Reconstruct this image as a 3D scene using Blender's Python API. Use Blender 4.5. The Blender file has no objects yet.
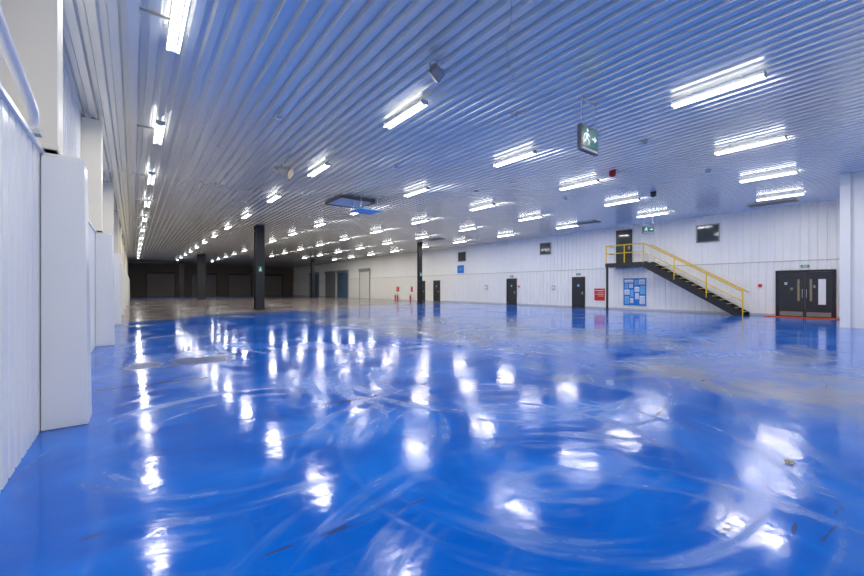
import bpy, bmesh, math, random
from mathutils import Vector, Matrix
random.seed(4)
scene=bpy.context.scene
col=scene.collection
H=5.25
XW=24.5
AEND=75.0
BACK=-6.0

# ---------------------------------------------------------------- materials
def newmat(name):
    m=bpy.data.materials.new(name); m.use_nodes=True
    nt=m.node_tree
    return m,nt,nt.nodes['Principled BSDF']
def pmat(name,color,rough=0.5,metal=0.0,var=0.06,scale=6.0,emit=0,ecol=None,spec=0.5,bump=0.0):
    m,nt,b=newmat(name)
    tc=nt.nodes.new('ShaderNodeTexCoord')
    n=nt.nodes.new('ShaderNodeTexNoise'); n.inputs['Scale'].default_value=scale; n.inputs['Detail'].default_value=4
    nt.links.new(tc.outputs['Object'],n.inputs['Vector'])
    mx=nt.nodes.new('ShaderNodeMix'); mx.data_type='RGBA'
    mx.inputs['A'].default_value=(*[max(0,c*(1-var)) for c in color],1)
    mx.inputs['B'].default_value=(*[min(1,c*(1+var)) for c in color],1)
    nt.links.new(n.outputs['Fac'],mx.inputs['Factor'])
    nt.links.new(mx.outputs['Result'],b.inputs['Base Color'])
    b.inputs['Roughness'].default_value=rough
    b.inputs['Metallic'].default_value=metal
    b.inputs['Specular IOR Level'].default_value=spec
    if emit:
        b.inputs['Emission Color'].default_value=(*(ecol or color),1)
        b.inputs['Emission Strength'].default_value=emit
    return m
M_white=pmat('white_panel',(0.93,0.91,0.86),0.3,0,0.03,2.0)
M_wallup=pmat('white_cladding_upper',(0.94,0.93,0.90),0.4,0,0.03,1.5)
M_walllow=pmat('white_cladding_lower',(0.91,0.89,0.85),0.35,0,0.04,1.5)
M_cream=pmat('cream_paint',(0.88,0.82,0.68),0.45,0,0.05,2)
M_black=pmat('black_steel',(0.012,0.012,0.014),0.4,0,0.3,4)
M_dark=pmat('dark_door_paint',(0.02,0.022,0.026),0.35,0,0.2,5)
M_frame=pmat('grey_frame',(0.30,0.31,0.33),0.4,0,0.05,5)
M_dframe=pmat('dark_sign_housing',(0.10,0.11,0.12),0.4,0,0.05,5)
M_glassd=pmat('dark_glazing',(0.05,0.065,0.07),0.08,0,0.2,3)
M_yellow=pmat('yellow_paint',(0.95,0.60,0.01),0.4,0,0.08,6)
M_red=pmat('red_paint',(0.65,0.02,0.015),0.4,0,0.08,6)
M_redmat=pmat('red_floor_mat',(0.65,0.08,0.02),0.8,0,0.1,20)
M_blue=pmat('blue_board',(0.01,0.20,0.62),0.4,0,0.1,6)
M_paper=pmat('paper_white',(0.85,0.87,0.88),0.6,0,0.03,8)
M_lblue=pmat('light_blue_print',(0.25,0.55,0.85),0.5,0,0.05,8)
M_steel=pmat('steel',(0.5,0.5,0.52),0.3,0.9,0.05,8)
M_grey=pmat('grey_plastic',(0.22,0.22,0.22),0.5,0,0.05,8)
M_lgrey=pmat('pale_grey_metal',(0.55,0.55,0.55),0.5,0,0.05,8)
M_beige=pmat('beige_plastic',(0.50,0.44,0.34),0.5,0,0.08,8)
M_brownf=pmat('dark_brown_frame',(0.20,0.15,0.10),0.6,0,0.08,8)
M_shutter=pmat('shutter_grey',(0.26,0.26,0.27),0.5,0,0.1,4)
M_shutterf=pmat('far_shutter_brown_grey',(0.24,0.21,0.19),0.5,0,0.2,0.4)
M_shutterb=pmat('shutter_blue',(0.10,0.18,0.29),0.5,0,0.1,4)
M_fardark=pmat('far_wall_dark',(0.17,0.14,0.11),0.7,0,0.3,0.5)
M_house=pmat('lamp_housing',(0.5,0.5,0.5),0.5,0,0.02,8)
M_tube=pmat('lit_tube',(1,1,1),0.4,0,0.0,8,emit=10,ecol=(0.97,0.985,1.0))
M_green=pmat('exit_green',(0.0,0.12,0.11),0.25,0,0.03,8,emit=0.09,ecol=(0.0,0.42,0.42))
M_pict=pmat('exit_pictogram_white',(0.8,0.9,0.9),0.4,0,0.02,8,emit=0.5,ecol=(0.8,1,0.97))
M_greend=pmat('green_sign',(0.0,0.22,0.08),0.4,0,0.03,8)
M_amber=pmat('amber_glass',(0.30,0.25,0.14),0.2,0,0.1,8)
M_brown=pmat('pale_debris',(0.45,0.40,0.33),0.8,0,0.2,30)

# ceiling
def ceiling_mat():
    m,nt,b=newmat('ribbed_ceiling_sheet')
    N=nt.nodes.new; L=nt.links.new
    tc=N('ShaderNodeTexCoord')
    mp=N('ShaderNodeMapping'); mp.inputs['Scale'].default_value=(4.0,0.25,1); L(tc.outputs['Object'],mp.inputs['Vector'])
    n=N('ShaderNodeTexNoise'); n.inputs['Scale'].default_value=1.0; n.inputs['Detail'].default_value=3; L(mp.outputs['Vector'],n.inputs['Vector'])
    mx=N('ShaderNodeMix'); mx.data_type='RGBA'; mx.inputs['A'].default_value=(0.76,0.755,0.70,1); mx.inputs['B'].default_value=(0.90,0.895,0.85,1)
    L(n.outputs['Fac'],mx.inputs['Factor']); L(mx.outputs['Result'],b.inputs['Base Color'])
    b.inputs['Roughness'].default_value=0.26; b.inputs['Metallic'].default_value=0.65
    return m
M_ceil=ceiling_mat()

# floor
def floor_mat():
    m,nt,b=newmat('blue_resin_floor')
    N=nt.nodes.new; L=nt.links.new
    tc=N('ShaderNodeTexCoord'); P=tc.outputs['Object']
    sep=N('ShaderNodeSeparateXYZ'); L(P,sep.inputs[0])
    def noise(scale,detail=5,dist=0.0,vec=None,rough=0.55):
        n=N('ShaderNodeTexNoise'); n.inputs['Scale'].default_value=scale; n.inputs['Detail'].default_value=detail
        n.inputs['Distortion'].default_value=dist; n.inputs['Roughness'].default_value=rough; L(vec or P,n.inputs['Vector']); return n.outputs['Fac']
    def rng(x,a,bb,c=0,d=1):
        r=N('ShaderNodeMapRange'); r.interpolation_type='SMOOTHSTEP'
        r.inputs['From Min'].default_value=a; r.inputs['From Max'].default_value=bb; r.inputs['To Min'].default_value=c; r.inputs['To Max'].default_value=d
        L(x,r.inputs['Value']); return r.outputs['Result']
    def math_(op,x,y=0.0,clamp=False):
        n=N('ShaderNodeMath'); n.operation=op; n.use_clamp=clamp
        for i,v in enumerate((x,y)):
            if isinstance(v,(int,float)): n.inputs[i].default_value=v
            else: L(v,n.inputs[i])
        return n.outputs[0]
    def mix(f,a,bb):
        n=N('ShaderNodeMix'); n.data_type='RGBA'
        if isinstance(f,(int,float)): n.inputs['Factor'].default_value=f
        else: L(f,n.inputs['Factor'])
        for k,v in (('A',a),('B',bb)):
            if isinstance(v,tuple): n.inputs[k].default_value=(*v,1)
            else: L(v,n.inputs[k])
        return n.outputs['Result']
    x,y=sep.outputs['X'],sep.outputs['Y']
    big=noise(0.22,4,0.5); mid=noise(0.9,6,0.8); fine=noise(7,6)
    blue=mix(rng(mid,0.35,0.7),(0.0,0.11,0.55),(0.0,0.18,0.74))
    # circular tyre / mop scuffs : noise streaked around several turning centres
    swirls=None
    for (cx,cy,R,fr,th) in ((2.9,2.2,2.4,6.0,0.46),(4.5,4.4,3.6,4.5,0.47),(0.9,4.0,2.6,5.5,0.47),(1.8,0.6,2.4,6.0,0.46),(9.0,5.0,4.5,3.2,0.48),(5.0,9.5,5.5,2.8,0.49),(14.0,9.0,6.0,2.4,0.50)):
        mp=N('ShaderNodeMapping'); mp.inputs['Location'].default_value=(-cx,-cy,0); L(P,mp.inputs['Vector'])
        ln=N('ShaderNodeVectorMath'); ln.operation='LENGTH'; L(mp.outputs['Vector'],ln.inputs[0])
        nm=N('ShaderNodeVectorMath'); nm.operation='NORMALIZE'; L(mp.outputs['Vector'],nm.inputs[0])
        s1=N('ShaderNodeVectorMath'); s1.operation='SCALE'; s1.inputs['Scale'].default_value=1.0; L(nm.outputs[0],s1.inputs[0])
        cb=N('ShaderNodeCombineXYZ'); L(math_('MULTIPLY',ln.outputs['Value'],fr),cb.inputs['Z']); cb.inputs['X'].default_value=cx*3
        ad=N('ShaderNodeVectorMath'); ad.operation='ADD'; L(s1.outputs[0],ad.inputs[0]); L(cb.outputs[0],ad.inputs[1])
        sn=noise(1.0,5,0.12,ad.outputs[0],0.58)
        near=math_('MULTIPLY',rng(ln.outputs['Value'],R*0.7,R*1.15,1,0),rng(ln.outputs['Value'],R*0.2,R*0.45,0,1))
        s=math_('MULTIPLY',rng(sn,th,th+0.22),near)
        swirls=s if swirls is None else math_('MAXIMUM',swirls,s)
    scuff=math_('MULTIPLY',swirls,rng(noise(0.6,4,0.4),0.34,0.54,0.25,1.0))
    scuff=math_('MULTIPLY',scuff,rng(fine,0.3,0.65,0.55,1.0))
    c=mix(math_('MULTIPLY',scuff,0.50),blue,(0.09,0.21,0.44))
    # worn grey/beige areas
    wearn=math_('ADD',big,math_('MULTIPLY',math_('SUBTRACT',mid,0.5),0.9))
    reg=rng(y,2.0,9.0,0.0,0.08)
    regx=rng(math_('SUBTRACT',x,math_('MULTIPLY',y,0.1)),3.4,6.5,0.0,0.22)
    regx=math_('MULTIPLY',regx,rng(x,10.0,15.0,1.0,0.15))
    wear=rng(math_('ADD',wearn,math_('ADD',reg,regx)),0.58,0.86,0,0.80)
    wear=math_('MULTIPLY',wear,rng(fine,0.25,0.6,0.65,1.0))
    wc=mix(rng(noise(0.5,3),0.40,0.58),(0.10,0.18,0.36),(0.26,0.235,0.21))
    c=mix(wear,c,wc)
    # bare concrete at the far part
    yy=math_('ADD',y,math_('MULTIPLY',math_('SUBTRACT',big,0.5),16.0))
    yy=math_('SUBTRACT',yy,math_('MULTIPLY',x,0.42))
    conc=rng(yy,16.5,21.5,0,0.95)
    concc=mix(rng(mid,0.3,0.7),(0.14,0.11,0.085),(0.26,0.21,0.17))
    far=rng(y,52,56,0,0.6)
    concc=mix(far,concc,(0.02,0.10,0.36))
    c=mix(conc,c,concc)
    def strip(v,c0,hw):
        d=math_('ABSOLUTE',math_('SUBTRACT',v,c0),0); return rng(d,hw*0.6,hw*1.4,1,0)
    ny=math_('ADD',y,math_('MULTIPLY',math_('SUBTRACT',noise(3.0,4),0.5),0.12))
    j1=math_('MULTIPLY',strip(ny,10.35,0.06),strip(x,8.8,2.6))
    j2=math_('MULTIPLY',strip(ny,6.7,0.035),strip(x,0.0,0.75))
    j3=math_('MULTIPLY',strip(ny,4.25,0.018),strip(x,2.05,0.5))
    j4=math_('MULTIPLY',strip(ny,14.6,0.06),strip(x,7.0,2.0))
    j=math_('MAXIMUM',math_('MAXIMUM',j1,j2),math_('MAXIMUM',j3,j4))
    c=mix(math_('MULTIPLY',j,0.85),c,(0.05,0.035,0.03))
    mp=N('ShaderNodeMapping'); mp.inputs['Scale'].default_value=(0.6,3.0,1); mp.inputs['Rotation'].default_value=(0,0,0.6); L(P,mp.inputs['Vector'])
    sn=noise(1.6,3,1.5,mp.outputs['Vector'])
    sc1=rng(sn,0.67,0.70)
    c=mix(math_('MULTIPLY',sc1,0.7),c,(0.05,0.05,0.08))
    pn=math_('MULTIPLY',math_('SUBTRACT',noise(3.5,5),0.5),0.6)
    pa=math_('MULTIPLY',strip(math_('ADD',y,pn),8.35,0.40),strip(math_('ADD',x,pn),1.0,0.50))
    pb=math_('MULTIPLY',strip(math_('ADD',y,pn),8.3,0.30),strip(math_('ADD',x,pn),0.15,0.24))
    patch=math_('MAXIMUM',pa,pb)
    c=mix(math_('MULTIPLY',patch,0.92),c,(0.0,0.015,0.13))
    L(c,b.inputs['Base Color'])
    r=math_('ADD',rng(mid,0.3,0.75,0.06,0.14),math_('MULTIPLY',scuff,0.34))
    r=math_('ADD',r,math_('MULTIPLY',wear,0.08)); r=math_('ADD',r,math_('MULTIPLY',conc,0.06)); r=math_('ADD',r,math_('MULTIPLY',patch,0.25))
    L(r,b.inputs['Roughness'])
    b.inputs['Specular IOR Level'].default_value=0.30
    bp=N('ShaderNodeBump'); bp.inputs['Strength'].default_value=0.15; bp.inputs['Distance'].default_value=0.02
    L(noise(3.6,5,0.3),bp.inputs['Height']); L(bp.outputs['Normal'],b.inputs['Normal'])
    return m
M_floor=floor_mat()

# ---------------------------------------------------------------- helpers
def box(bm,x0,x1,y0,y1,z0,z1,M=None):
    vs=[bm.verts.new((x,y,z)) for x in (x0,x1) for y in (y0,y1) for z in (z0,z1)]
    for f in ((0,1,3,2),(4,6,7,5),(0,4,5,1),(2,3,7,6),(0,2,6,4),(1,5,7,3)):
        bm.faces.new([vs[i] for i in f])
    if M is not None: bmesh.ops.transform(bm,matrix=M,verts=vs)
    return vs
def cyl(bm,p0,p1,r,seg=12,r2=None):
    p0=Vector(p0);p1=Vector(p1);d=p1-p0
    q=d.to_track_quat('Z','Y').to_matrix().to_4x4()
    M=Matrix.Translation((p0+p1)/2)@q
    bmesh.ops.create_cone(bm,cap_ends=True,segments=seg,radius1=r,radius2=r if r2 is None else r2,depth=d.length,matrix=M)
def finish(name,bm,mat,parent=None,label=None,category=None,group=None,kind=None,loc=(0,0,0),bevel=0,smooth=False):
    bmesh.ops.recalc_face_normals(bm,faces=bm.faces)
    me=bpy.data.meshes.new(name); bm.to_mesh(me); bm.free()
    me.materials.append(mat)
    if smooth:
        for p in me.polygons: p.use_smooth=True
    o=bpy.data.objects.new(name,me); col.objects.link(o); o.location=loc
    if parent is not None: o.parent=parent
    tag(o,label,category,group,kind)
    if bevel:
        md=o.modifiers.new('bevel','BEVEL'); md.width=bevel; md.segments=2; md.limit_method='ANGLE'
    return o
def tag(o,label=None,category=None,group=None,kind=None):
    if label: o['label']=label
    if category: o['category']=category
    if group: o['group']=group
    if kind: o['kind']=kind
def empty(name,loc,label,category,group=None):
    e=bpy.data.objects.new(name,None); e.empty_display_size=0.2; e.location=loc; col.objects.link(e)
    tag(e,label,category,group); return e
def boxes(name,lst,mat,**k):
    bm=bmesh.new()
    for b in lst: box(bm,*b)
    return finish(name,bm,mat,**k)
def bez(p0,p1,p2,p3,t):
    s=1-t; return p0*s**3+p1*3*s*s*t+p2*3*s*t*t+p3*t**3
def tube_path(bm,pts,r,seg=10,sub=8):
    P=[Vector(p) for p in pts]; Q=[]
    for i in range(len(P)-1):
        a=P[max(0,i-1)];b=P[i];c=P[i+1];d=P[min(len(P)-1,i+2)]
        for s in range(sub): Q.append(bez(b,b+(c-a)/6,c-(d-b)/6,c,s/sub))
    Q.append(P[-1]); rings=[]
    for i,q in enumerate(Q):
        t=(Q[min(i+1,len(Q)-1)]-Q[max(i-1,0)]).normalized()
        u=t.cross(Vector((1,0.13,0.07))).normalized(); w=t.cross(u)
        rings.append([bm.verts.new(q+u*r*math.cos(2*math.pi*k/seg)+w*r*math.sin(2*math.pi*k/seg)) for k in range(seg)])
    for A,B in zip(rings,rings[1:]):
        for k in range(seg): bm.faces.new((A[k],A[(k+1)%seg],B[(k+1)%seg],B[k]))
    bm.faces.new(rings[0]); bm.faces.new(rings[-1][::-1])
def copy_thing(root,loc,rot=None,label=None):
    r=root.copy(); r.location=loc
    if rot is not None: r.rotation_euler=rot
    if label: r['label']=label
    col.objects.link(r)
    for ch in list(root.children):
        c=ch.copy(); c.parent=r; col.objects.link(c)
        for g in list(ch.children):
            g2=g.copy(); g2.parent=c; col.objects.link(g2)
    return r
def profile(t0,t1,pitch,depth,flat=0.6,slope=0.12):
    pts=[];t=t0
    while t<t1-1e-6:
        a=pitch*flat; s=pitch*slope; r=pitch-a-2*s
        pts+= [(t,0),(t+a,0),(t+a+s,depth),(t+a+s+r,depth)]
        t+=pitch
    pts.append((t1,0))
    return [p for p in pts if p[0]<=t1]
def sheet(name,pts,fn,e0,e1,mat,**k):
    bm=bmesh.new(); A=[];B=[]
    for t,d in pts:
        A.append(bm.verts.new(fn(t,d,e0))); B.append(bm.verts.new(fn(t,d,e1)))
    for i in range(len(pts)-1):
        bm.faces.new((A[i],A[i+1],B[i+1],B[i]))
    return finish(name,bm,mat,**k)

# ---------------------------------------------------------------- shell
boxes('floor',[(-1.4,25.0,BACK-0.5,AEND+0.5,-0.2,0)],M_floor,kind='structure',label='glossy scuffed blue resin factory floor')
sheet('ceiling',profile(-1.0,XW+0.1,0.24,0.09,0.46,0.12),lambda t,d,e:(t,e,H+d),BACK,AEND,M_ceil,kind='structure',label='white ribbed metal sheet ceiling')
sheet('wall_left',profile(BACK,AEND,0.2,0.025,0.7,0.08),lambda t,d,e:(-0.69-d,t,e),0.0,2.62,M_white,kind='structure',label='white ribbed lower wall cladding')
sheet('wall_left_upper',profile(BACK,AEND,0.25,0.03,0.6,0.1),lambda t,d,e:(-0.93-d,t,e),2.60,H+0.04,M_white,kind='structure',label='white ribbed upper wall cladding')
boxes('trim_1',[(-0.93,-0.665,BACK,AEND,2.62,2.66)],M_white,kind='structure',label='white cap ledge on lower cladding')
sheet('wall_right',profile(BACK,AEND,0.3,0.03,0.72,0.06),lambda t,d,e:(24.42+d,t,e),0.0,2.62,M_walllow,kind='structure',label='white ribbed lower wall cladding')
sheet('wall_right_upper',profile(BACK,AEND,0.3,0.035,0.7,0.06),lambda t,d,e:(24.47+d,t,e),2.60,H+0.04,M_wallup,kind='structure',label='white ribbed upper wall cladding')
boxes('trim_2',[(24.40,24.48,BACK,AEND,2.60,2.64)],M_lgrey,kind='structure')
boxes('baseboard_right',[(24.385,24.42,1.8,2.35,0,0.1),(24.385,24.42,4.45,14.3,0,0.1),(24.385,24.42,15.3,20.2,0,0.1),(24.385,24.42,21.3,30.0,0,0.1)],M_lgrey,kind='structure')
boxes('wall_back',[(-1.2,24.6,BACK-0.2,BACK,0,H+0.05)],M_white,kind='structure')
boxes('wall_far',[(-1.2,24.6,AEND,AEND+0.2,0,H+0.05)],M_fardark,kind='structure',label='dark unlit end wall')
boxes('wall_corner_room',[(19.2,24.35,BACK+0.02,1.75,0,H-0.01)],M_white,kind='structure',label='white boxed-in corner room wall')
boxes('trim_3',[(19.1,19.195,1.55,1.80,0,H-0.02)],M_white,kind='structure')
boxes('trim_4',[(-0.06,0.06,BACK,AEND,5.16,5.245)],M_ceil,kind='structure',label='metal ceiling flashing strip')

# ---------------------------------------------------------------- left piers and columns
def pier_mesh():
    bm=bmesh.new()
    box(bm,-0.17,0.17,0,0.35,0,2.6)
    for v in bm.verts:
        if v.co.z>1 and v.co.x>0: v.co.x-=0.035
    box(bm,-0.17,0.12,0.02,0.33,2.6,2.635)
    return bm
p0=finish('wall_pier',pier_mesh(),M_white,label='white boxed pier casing against ribbed wall',category='pier',group='piers along the ribbed wall',loc=(-0.515,5.1,0),bevel=0.01)
bm=bmesh.new(); box(bm,-0.19,0.19,0,0.35,0,2.56)
box(bm,-0.20,0.20,-0.01,0.36,0,0.05)
c0=finish('upper_column',bm,M_cream,label='cream boxed column rising to the ceiling',category='column',group='cream columns above the piers',loc=(-0.76,5.1,2.665),bevel=0.01)
for k in range(1,11):
    for src in (p0,c0):
        o=src.copy(); o.location=src.location+Vector((0,6.6*k,0)); col.objects.link(o)

# pipe high on left
bm=bmesh.new(); tube_path(bm,[(-0.66,1.2,3.38),(-0.66,2.5,3.16),(-0.66,3.57,2.98),(-0.66,4.45,2.84),(-0.67,4.62,2.78),(-0.68,4.68,2.665)],0.04,12)
o=finish('drain_pipe',bm,M_white,label='white pipe sloping down beside the cream column',category='pipe',smooth=True)
boxes('pipe_bracket',[(-0.055,0.055,-0.055,0.055,0,0.03),(-0.05,0.05,-0.05,0.05,0.03,0.05)],M_lgrey,parent=o,loc=(-0.68,4.68,2.661))

# ---------------------------------------------------------------- steel columns
def steel_column(x,y,w,d,label,sign=False):
    e=empty('steel_column',(x,y,0),label,'column','black steel columns')
    t=0.05
    bm=bmesh.new()
    box(bm,-w/2,w/2,-d/2,-d/2+t,0.03,H-0.03)
    box(bm,-w/2,w/2,d/2-t,d/2,0.03,H-0.03)
    box(bm,-w*0.3,w*0.3,-d/2+t,d/2-t,0.03,H-0.03)
    finish('shaft',bm,M_black,parent=e)
    boxes('base_plate',[(-w*0.62,w*0.62,-d*0.62,d*0.62,0,0.03)]+[(sx*w*0.53-0.02,sx*w*0.53+0.02,sy*d*0.53-0.02,sy*d*0.53+0.02,0.03,0.07) for sx in(-1,1) for sy in(-1,1)],M_black,parent=e)
    boxes('cap_plate',[(-w*0.6,w*0.6,-d*0.6,d*0.6,H-0.03,H-0.003),(-w*0.55,w*0.55,-d*0.5,d*0.5,H-0.35,H-0.33)],M_black,parent=e)
    if sign:
        s=boxes('sign_panel',[(-0.12,0.12,-0.01,0,0,0.34)],M_greend,parent=e,loc=(0,-d/2,2.35),label='small green safety sign')
        boxes('sign_marking',[(-0.07,0.07,-0.014,-0.011,0.05,0.16),(-0.03,0.03,-0.014,-0.011,0.16,0.29)],M_paper,parent=s)
    return e
steel_column(6.25,25.7,0.50,0.55,'thick black steel column with small green sign',True)
steel_column(6.3,52.0,0.75,0.8,'thick black steel column on worn concrete')
steel_column(19.3,26.5,0.30,0.32,'slim black steel column near the doors',True)
steel_column(19.3,51.2,0.42,0.45,'black steel column on worn concrete')
steel_column(5.6,67.0,0.6,0.6,'black steel column near the dark end wall')

# ---------------------------------------------------------------- ceiling lights
root=empty('ceiling_light',(0.5,6.7,H),'lit twin-tube fluorescent batten on the ribbed ceiling','light','fluorescent ceiling lights')
bm=bmesh.new()
box(bm,-0.04,0.04,-0.74,0.74,-0.11,-0.05)
for s in(-1,1):
    box(bm,-0.085,0.085,s*0.742-0.008,s*0.742+0.008,-0.15,-0.05)
    box(bm,-0.02,0.02,s*0.4-0.02,s*0.4+0.02,-0.05,-0.002)
finish('housing',bm,M_house,parent=root)
for s in(-1,1):
    bm=bmesh.new(); cyl(bm,(s*0.07,-0.732,-0.135),(s*0.07,0.732,-0.135),0.017,6)
    finish('tube',bm,M_tube,parent=root,smooth=True)
ld=bpy.data.lights.new('lamp_glow','AREA'); ld.shape='RECTANGLE'; ld.size=0.22; ld.size_y=1.42; ld.energy=62; ld.color=(1.0,0.99,0.96)
ld2=ld.copy(); ld2.energy=40
lo=bpy.data.objects.new('lamp_glow',ld); col.objects.link(lo); lo.parent=root; lo.location=(0,0,-0.17)
rows=[0.5,4.7,8.85,12.95,17.05,21.2]
root.location=(0.5,1.6+0.05+4.95,H)
for x in rows:
    for j in range(-1,14):
        a=1.6+0.1*x+4.95*j
        if j==1 and x==0.5: continue
        if j==0 and x==4.7: continue
        if j==-1 and x>19: continue
        if a>65: continue
        if a>50 and x>9: continue
        r=copy_thing(root,(x,a,H))
        if x==0.5 and j>1:
            for ch in r.children:
                if ch.type=='LIGHT': ch.data=ld2

# conduits between flashing and nearest lamps
bm=bmesh.new(); cyl(bm,(0.0,0,0),(0.36,0,0),0.02,8)
cd=finish('ceiling_conduit',bm,M_grey,label='short grey conduit feeding a ceiling light',category='conduit',group='ceiling conduits',loc=(0.07,6.7,H-0.022))
for j in range(2,9):
    o=cd.copy(); o.location=(0.07,1.65+4.95*j,H-0.022); col.objects.link(o)

# ---------------------------------------------------------------- exit signs
def polymesh(name,polys,y,mat,parent,**k):
    bm=bmesh.new()
    for pl in polys:
        bm.faces.new([bm.verts.new((px,y,pz)) for px,pz in pl])
    r=bmesh.ops.extrude_face_region(bm,geom=list(bm.faces))
    for g in r['geom']:
        if isinstance(g,bmesh.types.BMVert): g.co.y-=0.002
    return finish(name,bm,mat,parent=parent,**k)
def circ(cx,cz,r,n=12): return [(cx+r*math.cos(2*math.pi*i/n),cz+r*math.sin(2*math.pi*i/n)) for i in range(n)]
def exit_sign(x,y,zc,w,h,rotz,label):
    e=empty('exit_sign',(x,y,H),label,'sign','hanging exit signs'); e.rotation_euler=(0,0,rotz)
    zt=zc+h/2-H; zb=zc-h/2-H
    boxes('sign_box',[(-w/2,w/2,-0.045,0.045,zb,zt)],M_dframe,parent=e,bevel=0.008)
    boxes('sign_panel',[(-w/2+0.04,w/2-0.04,-0.051,-0.046,zb+0.08,zt-0.04)],M_green,parent=e,label='green illuminated panel')
    boxes('lamp_strip',[(-w/2+0.04,w/2-0.04,-0.051,-0.046,zb+0.02,zb+0.06)],M_lgrey,parent=e)
    zz=(zb+zt)/2+0.02; s=h*0.80
    man=[circ(0.03*s,0.34*s,0.085*s),
     [(-0.12*s,0.20*s),(0.10*s,0.20*s),(0.06*s,-0.05*s),(-0.08*s,-0.05*s)],
     [(0.08*s,0.20*s),(0.26*s,0.08*s),(0.22*s,0.03*s),(0.05*s,0.12*s)],
     [(-0.10*s,0.20*s),(-0.26*s,0.12*s),(-0.28*s,-0.02*s),(-0.22*s,-0.02*s),(-0.20*s,0.08*s),(-0.08*s,0.12*s)],
     [(0.06*s,-0.05*s),(0.22*s,-0.16*s),(0.17*s,-0.36*s),(0.11*s,-0.36*s),(0.14*s,-0.19*s),(-0.02*s,-0.05*s)],
     [(-0.08*s,-0.05*s),(-0.10*s,-0.20*s),(-0.30*s,-0.30*s),(-0.32*s,-0.24*s),(-0.16*s,-0.16*s),(0.0,-0.05*s)]]
    man=[[(px-0.18*w,pz+zz) for px,pz in pl] for pl in man]
    arrow=[[(0.10*w,-0.04*s),(0.24*w,-0.04*s),(0.24*w,0.04*s),(0.10*w,0.04*s)],[(0.24*w,0.16*s),(0.38*w,0.0),(0.24*w,-0.16*s)]]
    arrow=[[(px,pz+zz) for px,pz in pl] for pl in arrow]
    polymesh('pictogram',man,-0.052,M_pict,e,label='white running figure')
    polymesh('arrow',arrow,-0.052,M_pict,e,label='white arrow')
    for s2 in(-1,1):
        bm=bmesh.new(); cyl(bm,(s2*w*0.38,0,zt),(s2*w*0.38,0,-0.02),0.012,6); cyl(bm,(s2*w*0.38,0,-0.03),(s2*w*0.38,0,-0.003),0.03,8)
        finish('suspension_rod',bm,M_lgrey,parent=e)
    if w>0.6: boxes('hanger_bar',[(-w*0.45,w*0.45,-0.015,0.015,-0.05,-0.03)],M_lgrey,parent=e)
exit_sign(7.45,4.3,4.42,0.66,0.52,0,'green lit running-man exit sign hung on rods')
exit_sign(21.0,8.8,4.35,0.55,0.35,-0.9,'small green exit sign hung near the stairs')

# ---------------------------------------------------------------- ceiling devices
e=empty('floodlight',(4.10,5.15,H),'dark grey floodlight on ceiling bracket','light')
boxes('bracket',[(-0.05,0.05,-0.05,0.05,-0.02,-0.003),(-0.012,0.012,-0.012,0.012,-0.10,-0.02),(-0.15,0.15,-0.012,0.012,-0.115,-0.10),(-0.15,-0.138,-0.012,0.012,-0.22,-0.10),(0.138,0.15,-0.012,0.012,-0.22,-0.10)],M_steel,parent=e)
Mr=Matrix.Translation((0,0,-0.22))@Matrix.Rotation(0.5,4,'Y')@Matrix.Rotation(0.5,4,'X')@Matrix.Rotation(0.3,4,'Z')
bm=bmesh.new(); box(bm,-0.12,0.12,-0.05,0.05,-0.085,0.085,Mr)
for i in range(6): box(bm,-0.10+i*0.04-0.006,-0.10+i*0.04+0.006,0.05,0.085,-0.075,0.075,Mr)
finish('lamp_body',bm,M_grey,parent=e)
bm=bmesh.new(); box(bm,-0.10,0.10,-0.056,-0.051,-0.07,0.07,Mr); finish('lens',bm,M_frame,parent=e)

e=empty('loudspeaker',(3.7,12.3,H),'beige horn loudspeaker hung from ribbed ceiling','speaker')
bm=bmesh.new(); cyl(bm,(0,0,-0.003),(0,0,-0.18),0.02,8); finish('bracket',bm,M_steel,parent=e)
bm=bmesh.new(); cyl(bm,(-0.12,0.1,-0.2),(0.16,-0.14,-0.32),0.07,16,0.2); cyl(bm,(-0.2,0.17,-0.165),(-0.12,0.1,-0.2),0.08,12); finish('horn',bm,M_beige,parent=e,smooth=True)
bm=bmesh.new(); cyl(bm,(0.161,-0.141,-0.321),(0.175,-0.153,-0.328),0.17,16); finish('grille',bm,M_brownf,parent=e)

def dome(x,y,mat1,mat2,name,label,cat):
    e=empty(name,(x,y,H),label,cat)
    bm=bmesh.new(); cyl(bm,(0,0,-0.09),(0,0,-0.003),0.11,20); finish('mount',bm,mat1,parent=e)
    bm=bmesh.new(); bmesh.ops.create_uvsphere(bm,u_segments=20,v_segments=12,radius=0.11,matrix=Matrix.Translation((0,0,-0.1)))
    bmesh.ops.delete(bm,geom=[v for v in bm.verts if v.co.z>-0.09],context='VERTS')
    finish('dome_cover',bm,mat2,parent=e,smooth=True)
dome(16.7,6.8,M_black,M_glassd,'dome_camera','black dome security camera on ribbed ceiling','camera')
dome(12.6,6.4,M_red,M_red,'fire_alarm_sounder','small red fire alarm sounder on ceiling','alarm')

bm=bmesh.new(); tube_path(bm,[(3.74,3.22,H),(3.76,3.2,4.8),(3.70,3.23,4.4),(3.74,3.2,4.08),(3.78,3.17,3.99)],0.006,6)
finish('hanging_cable',bm,M_grey,label='thin dark cable dangling from the ceiling',category='cable',smooth=True)

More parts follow.
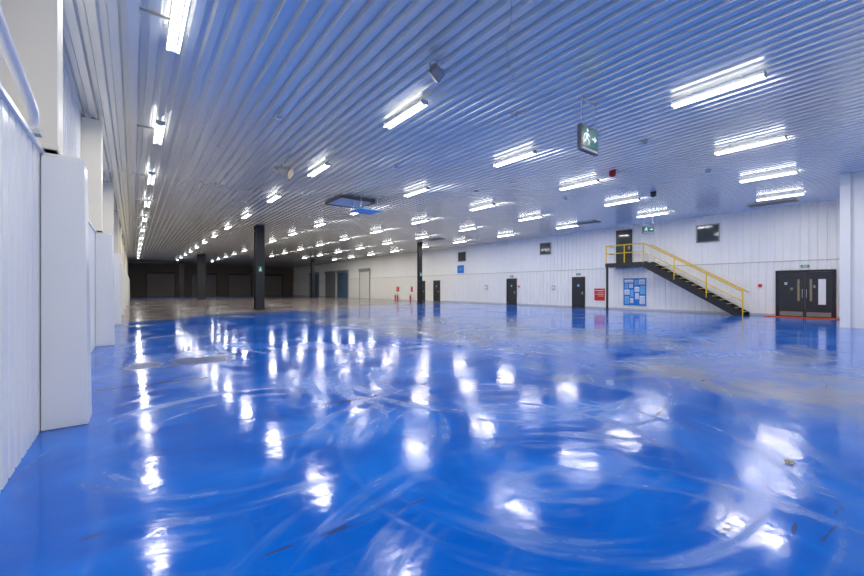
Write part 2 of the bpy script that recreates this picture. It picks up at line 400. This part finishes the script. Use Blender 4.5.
# ceiling grille + hanging plate
e=empty('ceiling_hatch',(7.7,15.9,H),'square ceiling grille with brown frame','hatch')
boxes('hatch_frame',[(-0.85,0.85,-0.85,-0.77,-0.10,-0.003),(-0.85,0.85,0.77,0.85,-0.10,-0.003),(-0.85,-0.77,-0.77,0.77,-0.10,-0.003),(0.77,0.85,-0.77,0.77,-0.10,-0.003)],M_brownf,parent=e)
boxes('grille',[(-0.77,0.77,-0.77+i*0.26,-0.61+i*0.26,-0.09,-0.06) for i in range(6)],M_paper,parent=e)
boxes('grille_backing',[(-0.77,0.77,-0.77,0.77,-0.03,-0.01)],M_grey,parent=e)
e=empty('air_unit',(7.95,14.9,H),'pale blue plate hung below ceiling grille','air conditioner')
boxes('unit_body',[(-0.55,0.55,-0.5,0.5,-0.60,-0.55)],M_lblue,parent=e,bevel=0.01)
boxes('hanger',[(sx*0.4-0.01,sx*0.4+0.01,sy*0.35-0.01,sy*0.35+0.01,-0.55,-0.003) for sx in(-1,1) for sy in(-1,1)],M_steel,parent=e)
def vent(x,y,L,W):
    e=empty('ceiling_vent',(x,y,H),'dark louvred vent grille in the ribbed ceiling','vent','ceiling vent grilles')
    boxes('vent_frame',[(-W/2,W/2,-L/2,-L/2+0.04,-0.05,-0.003),(-W/2,W/2,L/2-0.04,L/2,-0.05,-0.003),(-W/2,-W/2+0.04,-L/2+0.04,L/2-0.04,-0.05,-0.003),(W/2-0.04,W/2,-L/2+0.04,L/2-0.04,-0.05,-0.003)],M_beige,parent=e)
    boxes('louvre',[(-W/2+0.05+i*0.09,-W/2+0.11+i*0.09,-L/2+0.04,L/2-0.04,-0.045,-0.02) for i in range(int((W-0.1)/0.09))],M_grey,parent=e)
vent(23.0,4.3,1.7,0.8); vent(21.3,12.4,1.4,0.8); vent(19.0,24.0,1.4,0.8)
bm=bmesh.new(); box(bm,-0.06,0.06,-0.06,0.06,-0.07,-0.003); cyl(bm,(0,0,-0.075),(0,0,-0.07),0.03,10)
jb=finish('junction_box',bm,M_lgrey,label='small grey junction box on the ceiling',category='electrical box',group='ceiling junction boxes',loc=(6.7,5.6,H))
for p in ((10.7,4.6),(14.8,9.6),(2.6,9.0),(6.6,10.4),(10.8,11),(15.0,4.4)):
    o=jb.copy(); o.location=(*p,H); col.objects.link(o)

# ---------------------------------------------------------------- right wall items
XF=24.415
dn=[0]
def single_door(y0,y1,z0=0.0,h=2.05,xf=XF,hinge=1,glass=False):
    dn[0]+=1
    d=boxes('door_%d'%dn[0],[(xf-0.04,xf-0.005,y0,y1,z0+0.01,z0+h)],M_dark,kind='structure',label='dark flush door in ribbed wall')
    boxes('door_frame',[(xf-0.06,xf-0.002,y0-0.07,y0-0.005,z0,z0+h+0.07),(xf-0.06,xf-0.002,y1+0.005,y1+0.07,z0,z0+h+0.07),(xf-0.06,xf-0.002,y0-0.005,y1+0.005,z0+h+0.005,z0+h+0.07)],M_black,parent=d)
    bm=bmesh.new(); yh=y0+0.1 if hinge>0 else y1-0.1
    cyl(bm,(xf-0.09,yh,z0+1.0),(xf-0.09,yh+0.12*hinge,z0+1.0),0.012,8); cyl(bm,(xf-0.09,yh,z0+1.0),(xf-0.04,yh,z0+1.0),0.012,8); box(bm,xf-0.045,xf-0.04,yh-0.03,yh+0.03,z0+0.9,z0+1.1)
    finish('handle',bm,M_steel,parent=d)
    g=(y0+y1)/2
    if glass: boxes('vision_panel',[(xf-0.045,xf-0.04,g-0.28,g+0.28,z0+1.1,z0+1.85)],M_glassd,parent=d)
    else: boxes('door_notice',[(xf-0.045,xf-0.04,g-0.07,g+0.07,z0+1.45,z0+1.6)],M_lblue,parent=d)
    return d
single_door(14.37,15.2); single_door(20.3,21.2); single_door(30.1,31.0); single_door(32.6,33.5)
single_door(11.25,12.1,2.86,2.08,24.47,glass=True)
for y0,y1,s in ((2.5,3.40,1),(3.415,4.32,-1)):
    dn[0]+=1
    d=boxes('door_%d'%dn[0],[(XF-0.05,XF-0.005,y0,y1,0.01,2.08)],M_dark,kind='structure',label='black double door leaf')
    yc=y1-0.2 if s>0 else y0+0.2
    boxes('vision_panel',[(XF-0.056,XF-0.051,yc-0.04,yc+0.04,0.75,1.75)],M_amber,parent=d)
    bm=bmesh.new(); yh=y1-0.06 if s>0 else y0+0.06
    cyl(bm,(XF-0.11,yh,0.9),(XF-0.11,yh,1.3),0.013,8); cyl(bm,(XF-0.11,yh,0.93),(XF-0.05,yh,0.93),0.01,8); cyl(bm,(XF-0.11,yh,1.27),(XF-0.05,yh,1.27),0.01,8)
    finish('handle',bm,M_steel,parent=d)
    boxes('kick_plate',[(XF-0.055,XF-0.051,y0+0.05,y1-0.05,0.05,0.25)],M_grey,parent=d)
    if s>0:
        boxes('door_notice',[(XF-0.056,XF-0.051,2.72,2.96,0.60,1.75)],M_paper,parent=d,label='long white paper notice')
        boxes('door_sign',[(XF-0.056,XF-0.051,3.05,3.12,1.35,1.48)],M_frame,parent=d)
    else:
        for yy,z,m in ((3.85,1.25,M_amber),(4.05,1.5,M_lgrey)):
            boxes('door_sign',[(XF-0.056,XF-0.051,yy-0.05,yy+0.05,z,z+0.12)],m,parent=d)
boxes('trim_5',[(XF-0.07,XF-0.003,2.40,2.49,0,2.18),(XF-0.07,XF-0.003,4.33,4.42,0,2.18),(XF-0.07,XF-0.003,2.49,4.33,2.09,2.18)],M_black,kind='structure',label='black double door frame')
boxes('door_mat',[(24.0-0.7,24.0+0.36,1.9,4.7,0.001,0.012)],M_redmat,label='long red-orange mat at the double doors',category='mat',bevel=0.004)

def window(i,y0,y1,z0,z1):
    w=boxes('window_%d'%i,[(24.44,24.46,y0,y1,z0,z1)],M_glassd,kind='structure',label='dark interior window high in ribbed wall')
    t=0.05
    boxes('window_frame',[(24.41,24.465,y0-t,y0,z0-t,z1+t),(24.41,24.465,y1,y1+t,z0-t,z1+t),(24.41,24.465,y0,y1,z1,z1+t),(24.41,24.465,y0,y1,z0-t,z0)],M_frame,parent=w)
window(1,6.72,7.68,3.86,4.72); window(2,17.1,17.97,3.9,4.7); window(3,26.3,27.3,3.9,4.7)

e=empty('notice_board',(XF,11.0,0.27),'blue notice board with white and blue posters','notice board')
boxes('board_panel',[(-0.03,0,-0.68,0.68,0,1.68)],M_blue,parent=e,bevel=0.004)
boxes('board_frame',[(-0.045,0,-0.71,-0.685,-0.02,1.71),(-0.045,0,0.685,0.71,-0.02,1.71),(-0.045,0,-0.685,0.685,1.685,1.71),(-0.045,0,-0.685,0.685,-0.02,-0.002)],M_paper,parent=e)
for (ya,yb,za,zb,m) in ((0.08,0.62,1.42,1.6,M_paper),(0.38,0.6,1.05,1.36,M_lblue),(0.1,0.32,1.1,1.34,M_paper),(0.3,0.62,0.66,0.98,M_paper),(0.08,0.24,0.55,0.95,M_lblue),(0.32,0.6,0.1,0.56,M_lblue),(0.08,0.26,0.15,0.45,M_paper),(-0.6,-0.25,1.3,1.6,M_paper),(-0.2,0.0,1.25,1.58,M_lblue),(-0.6,-0.34,0.72,1.2,M_lblue),(-0.28,0.0,0.85,1.15,M_paper),(-0.25,-0.04,0.4,0.76,M_paper),(-0.6,-0.3,0.1,0.6,M_paper)):
    p=boxes('poster',[(-0.036,-0.031,ya,yb,za,zb)],m,parent=e)
    boxes('print_lines',[(-0.039,-0.0365,ya+0.03,yb-0.04,za+0.04+i*0.07,za+0.06+i*0.07) for i in range(max(1,int((zb-za-0.05)/0.07)))],M_blue,parent=p)
e=empty('fire_notice',(XF,13.26,0.52),'red fire notice panel with white print','sign')
boxes('sign_panel',[(-0.025,0,-0.36,0.36,0,0.80)],M_red,parent=e,bevel=0.004)
boxes('print_lines',[(-0.03,-0.026,-0.28,0.28,0.64,0.68),(-0.03,-0.026,-0.28,0.1,0.5,0.52),(-0.03,-0.026,-0.28,0.28,0.4,0.42),(-0.03,-0.026,-0.28,0.1,0.29,0.31)],M_paper,parent=e)
e=empty('wall_sign',(24.465,27.0,2.75),'plain blue square sign high on wall','sign')
boxes('sign_panel',[(-0.03,0,-0.45,0.45,0,0.75)],M_blue,parent=e)
boxes('sign_border',[(-0.034,-0.031,-0.2,0.2,0.36,0.42)],M_lblue,parent=e)
def wallbox(name,y,z,w,h,mat,label,cat,mat2=None):
    o=boxes(name,[(-0.06,0,-w/2,w/2,0,h)],mat,label=label,category=cat,loc=(24.422,y,z))
    boxes('cover',[(-0.068,-0.061,-w*0.3,w*0.3,h*0.3,h*0.7)],mat2 or M_paper,parent=o)
wallbox('call_point',2.2,1.4,0.14,0.14,M_red,'red fire alarm call point beside double doors','alarm',M_red)
wallbox('call_point',5.0,1.4,0.14,0.14,M_red,'red fire alarm call point beside double doors','alarm',M_red)
wallbox('call_point',20.0,1.4,0.14,0.14,M_red,'red fire alarm call point beside dark door','alarm',M_red)
wallbox('exit_notice',3.4,2.3,0.28,0.11,M_greend,'green exit notice over the double doors','sign')
wallbox('exit_notice',14.8,2.25,0.28,0.11,M_greend,'green exit notice over a dark door','sign')
wallbox('exit_notice',20.75,2.25,0.28,0.11,M_greend,'green exit notice over a dark door','sign')
wallbox('socket_box',16.8,1.2,0.25,0.35,M_lgrey,'grey electrical isolator box on wall','electrical box')
wallbox('socket_box',23.6,1.2,0.3,0.4,M_lgrey,'grey electrical isolator box on wall','electrical box')

def extinguisher(y):
    e=empty('fire_extinguisher',(24.2,y,0.0),'red fire extinguisher standing by the wall','fire extinguisher','fire extinguishers')
    bm=bmesh.new(); cyl(bm,(0,0,0),(0,0,0.45),0.085,16); cyl(bm,(0,0,0.45),(0,0,0.54),0.085,16,0.03); finish('cylinder_body',bm,M_red,parent=e)
    bm=bmesh.new(); cyl(bm,(0,0,0.54),(0,0,0.6),0.025,8); box(bm,-0.015,0.015,-0.02,0.12,0.58,0.6); box(bm,-0.015,0.015,-0.02,0.12,0.62,0.635); finish('valve_handle',bm,M_black,parent=e)
    bm=bmesh.new(); cyl(bm,(0,-0.02,0.58),(0,-0.12,0.5),0.012,8); cyl(bm,(0,-0.12,0.5),(0,-0.12,0.15),0.015,8); finish('hose',bm,M_black,parent=e)
for y in (35.0,37.6,38.1): extinguisher(y)
for y,w in ((35.0,0.18),(37.85,0.28)):
    e=empty('fire_point_board',(XF,y,0.95),'red fire point board with white print above extinguishers','sign','fire point boards')
    boxes('sign_panel',[(-0.02,0,-w,w,0,0.55)],M_red,parent=e)
    boxes('print_lines',[(-0.024,-0.021,-w*0.6,w*0.6,0.4,0.44),(-0.024,-0.021,-w*0.6,w*0.6,0.2,0.24)],M_paper,parent=e)
def shutter(idx,y0,y1,h,mat):
    dn[0]+=1
    bm=bmesh.new(); n=int(h/0.12)
    for i in range(n): box(bm,XF-0.04,XF-0.005,y0,y1,i*0.12+0.005,i*0.12+0.112)
    d=finish('door_%d'%dn[0],bm,mat,kind='structure',label='slatted roller shutter door')
    boxes('shutter_frame',[(XF-0.1,XF-0.002,y0-0.12,y0-0.005,0,h+0.35),(XF-0.1,XF-0.002,y1+0.005,y1+0.12,0,h+0.35),(XF-0.25,XF-0.002,y0-0.005,y1+0.005,h+0.01,h+0.35)],M_frame,parent=d)
shutter(1,44.6,47.3,3.6,M_walllow); shutter(2,51,54.5,3.6,M_shutterb); shutter(3,55.5,59,3.6,M_shutter); shutter(4,62,66,3.6,M_shutterb)
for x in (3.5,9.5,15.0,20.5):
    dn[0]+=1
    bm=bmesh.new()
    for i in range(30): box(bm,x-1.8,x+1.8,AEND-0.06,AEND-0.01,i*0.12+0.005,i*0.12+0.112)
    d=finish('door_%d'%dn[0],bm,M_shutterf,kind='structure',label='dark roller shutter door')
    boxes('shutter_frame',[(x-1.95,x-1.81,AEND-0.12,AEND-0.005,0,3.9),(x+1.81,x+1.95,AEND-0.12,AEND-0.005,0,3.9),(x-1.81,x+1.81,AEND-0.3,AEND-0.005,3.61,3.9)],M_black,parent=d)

# ---------------------------------------------------------------- staircase
ZL=2.86; YB=5.45; YT=9.95; YE=12.3; X0=23.35; X1=24.35
st=empty('staircase',(23.85,8.9,0),'black steel staircase with yellow handrails and landing','stairs')
def part(name,bm,mat,**k):
    bmesh.ops.translate(bm,verts=bm.verts,vec=(-23.85,-8.9,0)); return finish(name,bm,mat,parent=st,**k)
n=15; rise=ZL/n; run=(YT-YB)/n
for xs in (X0,X1-0.05):
    bm=bmesh.new()
    prof=[(YB-0.05,0.0),(YB+0.38,0.0),(YT+0.12,ZL-0.28),(YT+0.12,ZL+0.04),(YT-0.08,ZL+0.04),(YB-0.05,0.14)]
    A=[bm.verts.new((xs,y,z)) for y,z in prof]; B=[bm.verts.new((xs+0.05,y,z)) for y,z in prof]
    bm.faces.new(A); bm.faces.new(B[::-1])
    for i in range(len(prof)): bm.faces.new((A[i],A[(i+1)%6],B[(i+1)%6],B[i]))
    part('stringer',bm,M_black)
for i in range(n-1):
    bm=bmesh.new(); y=YB+run*i+0.05; z=rise*(i+1)
    box(bm,X0+0.05,X1-0.05,y,y+run+0.02,z-0.035,z); t=part('tread',bm,M_black)
    bm=bmesh.new(); box(bm,X0+0.05,X1-0.05,y-0.012,y,z-0.03,z+0.004); bmesh.ops.translate(bm,verts=bm.verts,vec=(-23.85,-8.9,0)); finish('nosing',bm,M_yellow,parent=t,label='yellow step nosing')
bm=bmesh.new(); box(bm,X0,X1+0.05,YT+0.13,YE,ZL-0.04,ZL); part('landing_deck',bm,M_black)
bm=bmesh.new(); box(bm,X0-0.02,X0-0.001,YT+0.13,YE,ZL-0.22,ZL+0.02); box(bm,X0-0.001,X1+0.05,YE+0.001,YE+0.02,ZL-0.22,ZL+0.02); part('landing_fascia',bm,M_black,label='black landing edge beam')
bm=bmesh.new()
for y in (YE-0.08,):
    box(bm,X0+0.0,X0+0.10,y-0.05,y+0.05,0.02,ZL-0.04); box(bm,X0-0.05,X0+0.15,y-0.1,y+0.1,0.0,0.02)
part('support_post',bm,M_black)
def rail(xr):
    off=1.08
    for h,r in ((off,0.034),(off*0.55,0.024)):
        bm=bmesh.new(); cyl(bm,(xr,YB+0.0,0.1+h),(xr,YT+0.1,ZL+h+0.02),r,10); cyl(bm,(xr,YT+0.1,ZL+h+0.02),(xr,YE-0.03,ZL+h+0.02),r,10)
        part('handrail' if h==off else 'mid_rail',bm,M_yellow)
    ys=[YB,YB+1.5,YB+3.0,YT+0.1,YT+1.2,YE-0.03]
    for y in ys:
        zb=0.0 if y==YB else max(0,min(ZL,(y-YB)*ZL/(YT-YB)-0.1)); zt=(0.1 if y==YB else min(ZL+0.02,0.1+(y-YB)*(ZL-0.08)/(YT+0.1-YB)))+off
        bm=bmesh.new(); cyl(bm,(xr,y,zb),(xr,y,zt),0.032,10); part('rail_post',bm,M_yellow)
rail(X0+0.025)
bm=bmesh.new()
for h in (1.08,0.6): cyl(bm,(X0+0.03,YE-0.03,ZL+h+0.02),(X1+0.0,YE-0.03,ZL+h+0.02),0.028,10)
part('end_rail',bm,M_yellow)
bm=bmesh.new(); cyl(bm,(X1+0.0,YB,1.15),(X1+0.0,YT+0.1,ZL+1.08),0.026,10)
for q in (0.05,0.5,0.95):
    y=YB+q*(YT-YB); z=1.15+q*(ZL-0.07); cyl(bm,(X1,y,z),(X1+0.08,y,z-0.05),0.01,6)
part('wall_rail',bm,M_yellow)

# ---------------------------------------------------------------- debris
bm=bmesh.new(); box(bm,-0.03,0.03,-0.02,0.02,0,0.012); box(bm,-0.01,0.035,-0.01,0.03,0.012,0.02)
for v in bm.verts: v.co.x+=random.uniform(-.006,.006); v.co.y+=random.uniform(-.006,.006)
finish('debris_scrap',bm,M_brown,label='small pale scrap lying on the blue floor',category='debris',loc=(3.98,0.64,0.001))

# ---------------------------------------------------------------- world / camera
w=bpy.data.worlds.new('world'); scene.world=w; w.use_nodes=True
w.node_tree.nodes['Background'].inputs[0].default_value=(0.5,0.6,0.8,1); w.node_tree.nodes['Background'].inputs[1].default_value=0.3
cam=bpy.data.cameras.new('camera'); cam.lens=16.0; cam.sensor_width=36; cam.clip_end=300; cam.clip_start=0.05
co=bpy.data.objects.new('camera',cam); col.objects.link(co); co.location=(0,0,1.35); co.rotation_euler=(math.radians(90),0,math.radians(-37.9))
scene.camera=co
scene.view_settings.view_transform='Standard'
